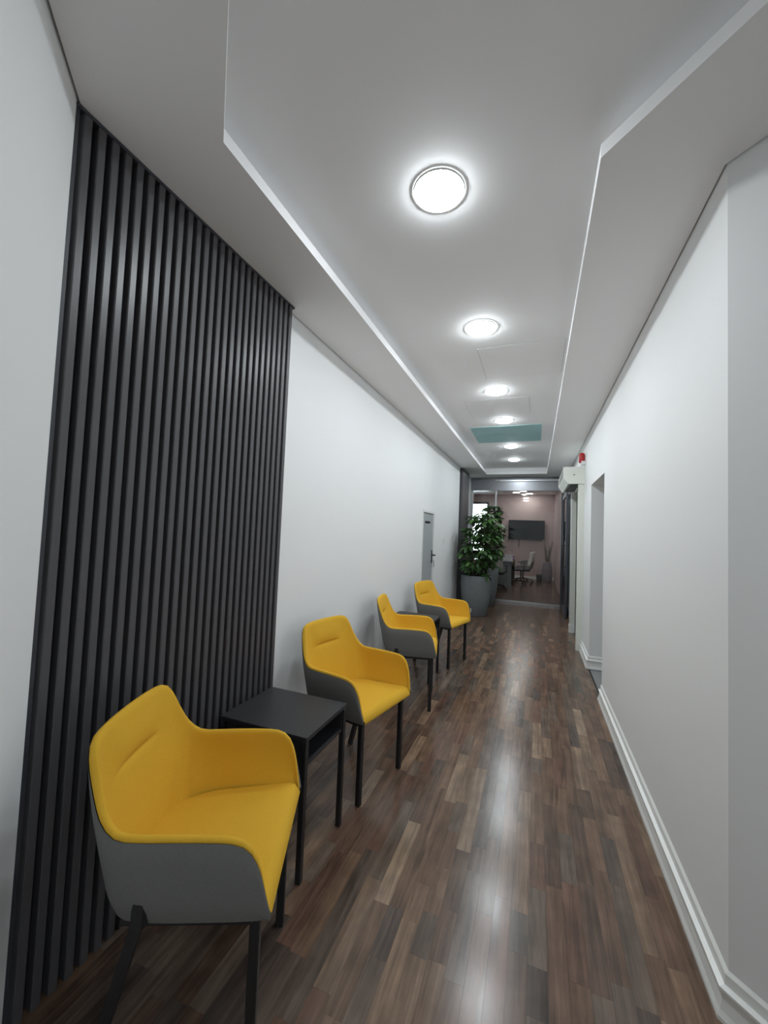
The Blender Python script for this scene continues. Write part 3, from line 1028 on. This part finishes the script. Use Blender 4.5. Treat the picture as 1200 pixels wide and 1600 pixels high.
def potted_plant(loc, label, seed, nclusters, per, prof_fn, pot_r, pot_h, mat, lean, leaf_len):
    rnd = random.Random(seed)
    root = empty('potted_plant', loc)
    tag(root, label, 'potted plant', 'potted plants by the glass partition')
    b = MB().lathe([(pot_r * 0.70, 0.0), (pot_r * 0.74, 0.01), (pot_r * 0.92, pot_h * 0.45), (pot_r, pot_h * 0.78), (pot_r * 0.985, pot_h * 0.97), (pot_r * 0.96, pot_h),
                     (pot_r * 0.90, pot_h), (pot_r * 0.88, pot_h - 0.07)], n=40)
    b.build('pot', M['pot'], root)
    MB().lathe([(0.002, pot_h - 0.055), (pot_r * 0.884, pot_h - 0.06)], n=28, cap=False).build('soil', M['soil'], root)
    meshes = [leaf_mesh('leaf', leaf_len * k, leaf_len * k * w, bd, mat) for k, w, bd in ((1.0, 0.42, 0.35), (0.85, 0.46, 0.25), (1.1, 0.38, 0.5))]
    stems = []
    for s in range(5):
        a = s * 1.26 + rnd.uniform(-.3, .3)
        x0, y0 = 0.06 * math.cos(a), 0.06 * math.sin(a)
        top = prof_fn[-1][0] - rnd.uniform(0.05, 0.5)
        x1 = x0 * 2.6 + lean[0] * (top - pot_h); y1 = y0 * 2.6 + lean[1] * (top - pot_h)
        pts = [(x0 + (x1 - x0) * t + 0.012 * math.sin(5 * t + s), y0 + (y1 - y0) * t, pot_h - 0.07 + (top - pot_h + 0.07) * t) for t in (0, 0.25, 0.5, 0.75, 1)]
        MB().tube(pts, [0.014, 0.012, 0.011, 0.009, 0.006], n=7).build('stem', M['bark'], root)
        stems.append(pts)
    tw = MB(); inner = MB()
    count = 0
    for c in range(nclusters):
        h = rnd.uniform(0, 1) ** 0.9
        z = prof_fn[0][0] + (prof_fn[-1][0] - prof_fn[0][0]) * h
        R_ = 0
        for (za, ra), (zb, rb) in zip(prof_fn, prof_fn[1:]):
            if za <= z <= zb: R_ = ra + (rb - ra) * (z - za) / (zb - za)
        a = rnd.uniform(0, 2 * math.pi)
        rr_ = R_ * math.sqrt(rnd.uniform(0.3, 1) if c < 60 else rnd.uniform(0.0, 0.6))
        cx = lean[0] * (z - pot_h) + rr_ * math.cos(a); cy = lean[1] * (z - pot_h) + rr_ * math.sin(a)
        ctr = Vector((cx, cy, z))
        # petiole back to the nearest stem, a little lower
        zs = max(pot_h, z - rnd.uniform(0.06, 0.16))
        best = min((p for s in stems for p in s), key=lambda p: (p[0] - cx) ** 2 + (p[1] - cy) ** 2 + 2 * (p[2] - zs) ** 2)
        tw.tube([best, (Vector(best) + ctr) / 2 + Vector((0, 0, 0.02)), ctr], 0.0035, n=4)
        for k in range(per):
            b_ = a + (k - (per - 1) / 2) * (2 * math.pi * 0.8 / per) + rnd.uniform(-.2, .2)
            dr = Vector((math.cos(b_), math.sin(b_), rnd.uniform(-0.45, 0.25)))
            sc = rnd.uniform(0.75, 1.1)
            mat_l = Matrix.Translation(ctr) @ orient(dr, rnd.uniform(-.5, .5)) @ Matrix.Scale(sc, 4)
            me_ = rnd.choice(meshes)
            lim = -1.385 - loc[0]
            if min((mat_l @ v.co).x for v in me_.vertices) < lim: continue
            if count < 300:
                o = bpy.data.objects.new('leaf', me_); COL.objects.link(o); o.parent = root
                o.matrix_local = mat_l
            else:
                inner.add([mat_l @ v.co for v in me_.vertices], [tuple(p.vertices) for p in me_.polygons], True)
            count += 1
    tw.build('twigs', M['bark'], root)
    if inner.f: tag(inner.build('inner_leaves', mat, root), kind='stuff')
    return root


potted_plant((-1.04, 7.60, 0), 'large leafy plant in a tall grey pot beside the glass partition', 5, 135, 5,
             [(0.74, 0.30), (0.92, 0.40), (1.2, 0.40), (1.5, 0.35), (1.75, 0.29), (1.90, 0.14)], 0.285, 0.74, M['leaf'], (0.07, 0.0), 0.165)
potted_plant((-1.00, 8.74, 0), 'darker leafy plant in the rear pot, half hidden by the larger plant', 9, 90, 5,
             [(0.85, 0.22), (1.1, 0.31), (1.5, 0.31), (1.85, 0.25), (2.12, 0.12)], 0.27, 0.80, M['leaf2'], (0.10, 0.0), 0.15)

# ------------------------------------------------------------------ meeting room furniture
tv = empty('television', (-0.33, Y_BACK - 0.03, 1.73))
tag(tv, 'large black flat television hung on the pink wall', 'television')
MB().cbox(-0.605, 0.605, -0.075, -0.03, -0.345, 0.345, 0.006).build('case', M['tv_case'], tv)
MB().box(-0.595, 0.595, -0.0765, -0.0745, -0.33, 0.335).build('screen', M['screen'], tv)
MB().box(-0.2, 0.2, -0.03, 0.029, -0.15, 0.15).build('wall_bracket', M['black_metal'], tv)
MB().tube([(-0.24, -0.03, -0.34), (-0.24, -0.012, -0.42), (-0.245, -0.01, -0.62)], 0.012, n=6).build('cable', M['black_plastic'], tv)

mt = empty('meeting_table', (-1.15, 13.1, 0))
tag(mt, 'grey meeting table seen through the glass beside the plants', 'table')
MB().cbox(-0.60, 0.53, -1.05, 1.05, 0.725, 0.755, 0.004).build('table_top', M['desk'], mt)
for y0 in (-1.0, 0.96):
    MB().cbox(-0.54, 0.50, y0, y0 + 0.04, 0.0, 0.725, 0.003).build('panel_leg', M['desk'], mt)
MB().box(-0.02, 0.02, -0.96, 0.96, 0.35, 0.725).build('modesty_panel', M['desk'], mt)


def office_chair():
    root = empty('office_chair')
    for k in range(5):
        a = k * 2 * math.pi / 5 + 0.3
        c, s = math.cos(a), math.sin(a)
        l_ = MB().tube([(0.02 * c, 0.02 * s, 0.12), (0.3 * c, 0.3 * s, 0.075)], [0.022, 0.015], n=6).build('base_leg', M['black_plastic'], root)
        MB().tube([(0.30 * c - 0.02 * s, 0.30 * s + 0.02 * c, 0.03), (0.30 * c + 0.02 * s, 0.30 * s - 0.02 * c, 0.03)], 0.03, n=12).build('caster', M['black_plastic'], l_)
    MB().tube([(0, 0, 0.08), (0, 0, 0.42)], 0.024, n=10).build('gas_lift', M['black_metal'], root)
    m_ = MB(); m_.cbox(-0.24, 0.24, -0.24, 0.24, 0.42, 0.50, 0.03); m_.build('seat', M['black_plastic'], root)
    # backrest: curved panel behind +y
    vs_, fs = [], []
    for j in range(9):
        t = j / 8
        z = 0.56 + 0.44 * t
        for i in range(9):
            u = -1 + i / 4
            x = u * 0.21 * (1 - 0.15 * t * t)
            y = 0.235 + 0.10 * t - 0.05 * u * u + 0.03 * math.sin(math.pi * t)
            vs_.append((x, y, z))
    for j in range(8):
        for i in range(8):
            fs.append((j * 9 + i, j * 9 + i + 1, (j + 1) * 9 + i + 1, (j + 1) * 9 + i))
    vb = [(x, y + 0.025, z) for x, y, z in vs_]
    nb = len(vs_)
    fs2 = [tuple(reversed([nb + i for i in f])) for f in fs]
    edge = [i for i in range(9)] + [j * 9 + 8 for j in range(1, 9)] + [72 + i for i in range(7, -1, -1)] + [j * 9 for j in range(7, 0, -1)]
    fs3 = [(edge[i], nb + edge[i], nb + edge[(i + 1) % len(edge)], edge[(i + 1) % len(edge)]) for i in range(len(edge))]
    bk = MB().add(vs_ + vb, fs + fs2 + fs3, True).build('backrest', M['mesh_white'], root); flip(bk.data)
    MB().tube([(0, 0.1, 0.44), (0, 0.27, 0.46), (0, 0.33, 0.70)], 0.02, n=6).build('back_support', M['black_plastic'], root)
    for s in (-1, 1):
        MB().tube([(s * 0.22, 0.05, 0.46), (s * 0.28, 0.05, 0.5), (s * 0.28, 0.05, 0.66)], 0.014, n=6).build('arm_post', M['black_plastic'], root)
        MB().cbox(s * 0.28 - 0.03, s * 0.28 + 0.03, -0.08, 0.16, 0.66, 0.685, 0.006).build('armrest', M['black_plastic'], root)
    return root


oc = office_chair()
for i, (x, y, a, lb) in enumerate([(-0.42, 13.15, -80, 'office chair with pale backrest at the right side of the meeting table'),
                                   (-1.02, 11.55, 175, 'office chair at the near end of the meeting table, star base showing'),
                                   (-0.38, 13.95, -95, 'office chair farther along the right side of the meeting table')]):
    o = oc if i == 0 else copy_tree(oc)
    o.location = (x, y, 0); o.rotation_euler = (0, 0, math.radians(a))
    tag(o, lb, 'office chair', 'meeting room office chairs')

lp = empty('laptop', (-1.10, 12.75, 0.755), 0.25)
tag(lp, 'dark laptop open on the meeting table', 'laptop')
MB().cbox(-0.17, 0.17, -0.12, 0.12, 0, 0.018, 0.003).build('base', M['navy'], lp)
m_ = MB().cbox(-0.17, 0.17, -0.006, 0.006, 0, 0.23, 0.002)
sc_ = m_.build('lid', M['navy'], lp); sc_.location = (0, 0.125, 0.012); sc_.rotation_euler = (-0.3, 0, 0)
pp = MB()
for k in range(4): pp.box(-0.15 + 0.006 * k, 0.15 + 0.004 * k, -0.105, 0.105 + 0.005 * k, 0.004 * k, 0.004 * k + 0.0035)
o = pp.build('paper_stack', M['paper']); o.location = (-0.80, 13.05, 0.7552); tag(o, 'loose white papers stacked on the meeting table', 'papers')
bx_ = empty('carton', (-0.71, 12.72, 0.7552), 0.4); tag(bx_, 'lilac carton standing on the meeting table', 'box')
MB().cbox(-0.10, 0.10, -0.07, 0.07, 0, 0.15, 0.003).build('body', M['lilac'], bx_)
MB().cbox(-0.102, 0.102, -0.072, 0.072, 0.15, 0.165, 0.003).build('lid', M['paper'], bx_)
wb = empty('paper_bag', (-0.74, 12.28, 0.7552), -0.2); tag(wb, 'white paper bag standing on the meeting table', 'bag')
mb_ = MB(); mb_.add([(-.1, -.06, 0), (.1, -.06, 0), (.1, .06, 0), (-.1, .06, 0), (-.105, -.05, .2), (.105, -.05, .2), (.105, .05, .2), (-.105, .05, .2)],
                    [(3, 2, 1, 0), (0, 1, 5, 4), (1, 2, 6, 5), (2, 3, 7, 6), (3, 0, 4, 7)])
mb_.build('body', M['paper'], wb)
MB().tube([(-.05, -.05, .2), (-.04, -.05, .27), (.04, -.05, .27), (.05, -.05, .2)], 0.004, n=5).build('handle', M['paper'], wb)

# small plant on the table
tp = empty('table_plant', (-0.97, 12.18, 0.7552)); tag(tp, 'small green plant in a dark pot on the meeting table', 'potted plant')
MB().lathe([(0.04, 0), (0.055, 0.08), (0.05, 0.085)], n=18).build('pot', M['dark_green'], tp)
rl_ = random.Random(4)
lm = leaf_mesh('leaf', 0.12, 0.05, 0.4, M['leaf'])
for k in range(16):
    a = rl_.uniform(0, 6.28)
    o = bpy.data.objects.new('leaf', lm); COL.objects.link(o); o.parent = tp
    o.matrix_local = Matrix.Translation((0.02 * math.cos(a), 0.02 * math.sin(a), 0.085 + rl_.uniform(0, 0.08))) @ orient((math.cos(a), math.sin(a), rl_.uniform(-.1, 1.2)), 0)

vz = empty('floor_vase', (0.36, 14.2, 0)); tag(vz, 'tall lilac grey floor vase with dry branches in the room corner', 'vase')
MB().lathe([(0.12, 0), (0.145, 0.02), (0.165, 0.3), (0.15, 0.52), (0.12, 0.62), (0.135, 0.68), (0.115, 0.68)], n=28).build('body', M['vase'], vz)
for k, (dx, dy, h) in enumerate([(-0.13, 0, 1.42), (0.15, 0.02, 1.36), (-0.04, 0.1, 1.15), (0.06, -0.08, 1.2), (-0.09, -0.06, 1.05)]):
    br = MB().tube([(dx * 0.15, dy * 0.15, 0.45), (dx * 0.45, dy * 0.45, 0.45 + (h - .45) * 0.5), (dx, dy, h)], [0.03, 0.026, 0.014], n=6).build('branch', M['dry'], vz)
    MB().tube([(dx * 0.45, dy * 0.45, 0.45 + (h - .45) * 0.5), (dx * 0.2, dy + 0.05, h * 0.92)], [0.012, 0.006], n=5).build('twig', M['dry'], br)

sp_ = empty('plant_pot', (0.13, 14.45, 0)); tag(sp_, 'small dark green pot on the floor beside the vase', 'pot')
MB().lathe([(0.075, 0), (0.095, 0.02), (0.10, 0.2), (0.09, 0.235), (0.08, 0.235), (0.078, 0.21)], n=24).build('body', M['dark_green'], sp_)
MB().lathe([(0.002, 0.212), (0.079, 0.21)], n=20, cap=False).build('soil', M['soil'], sp_)
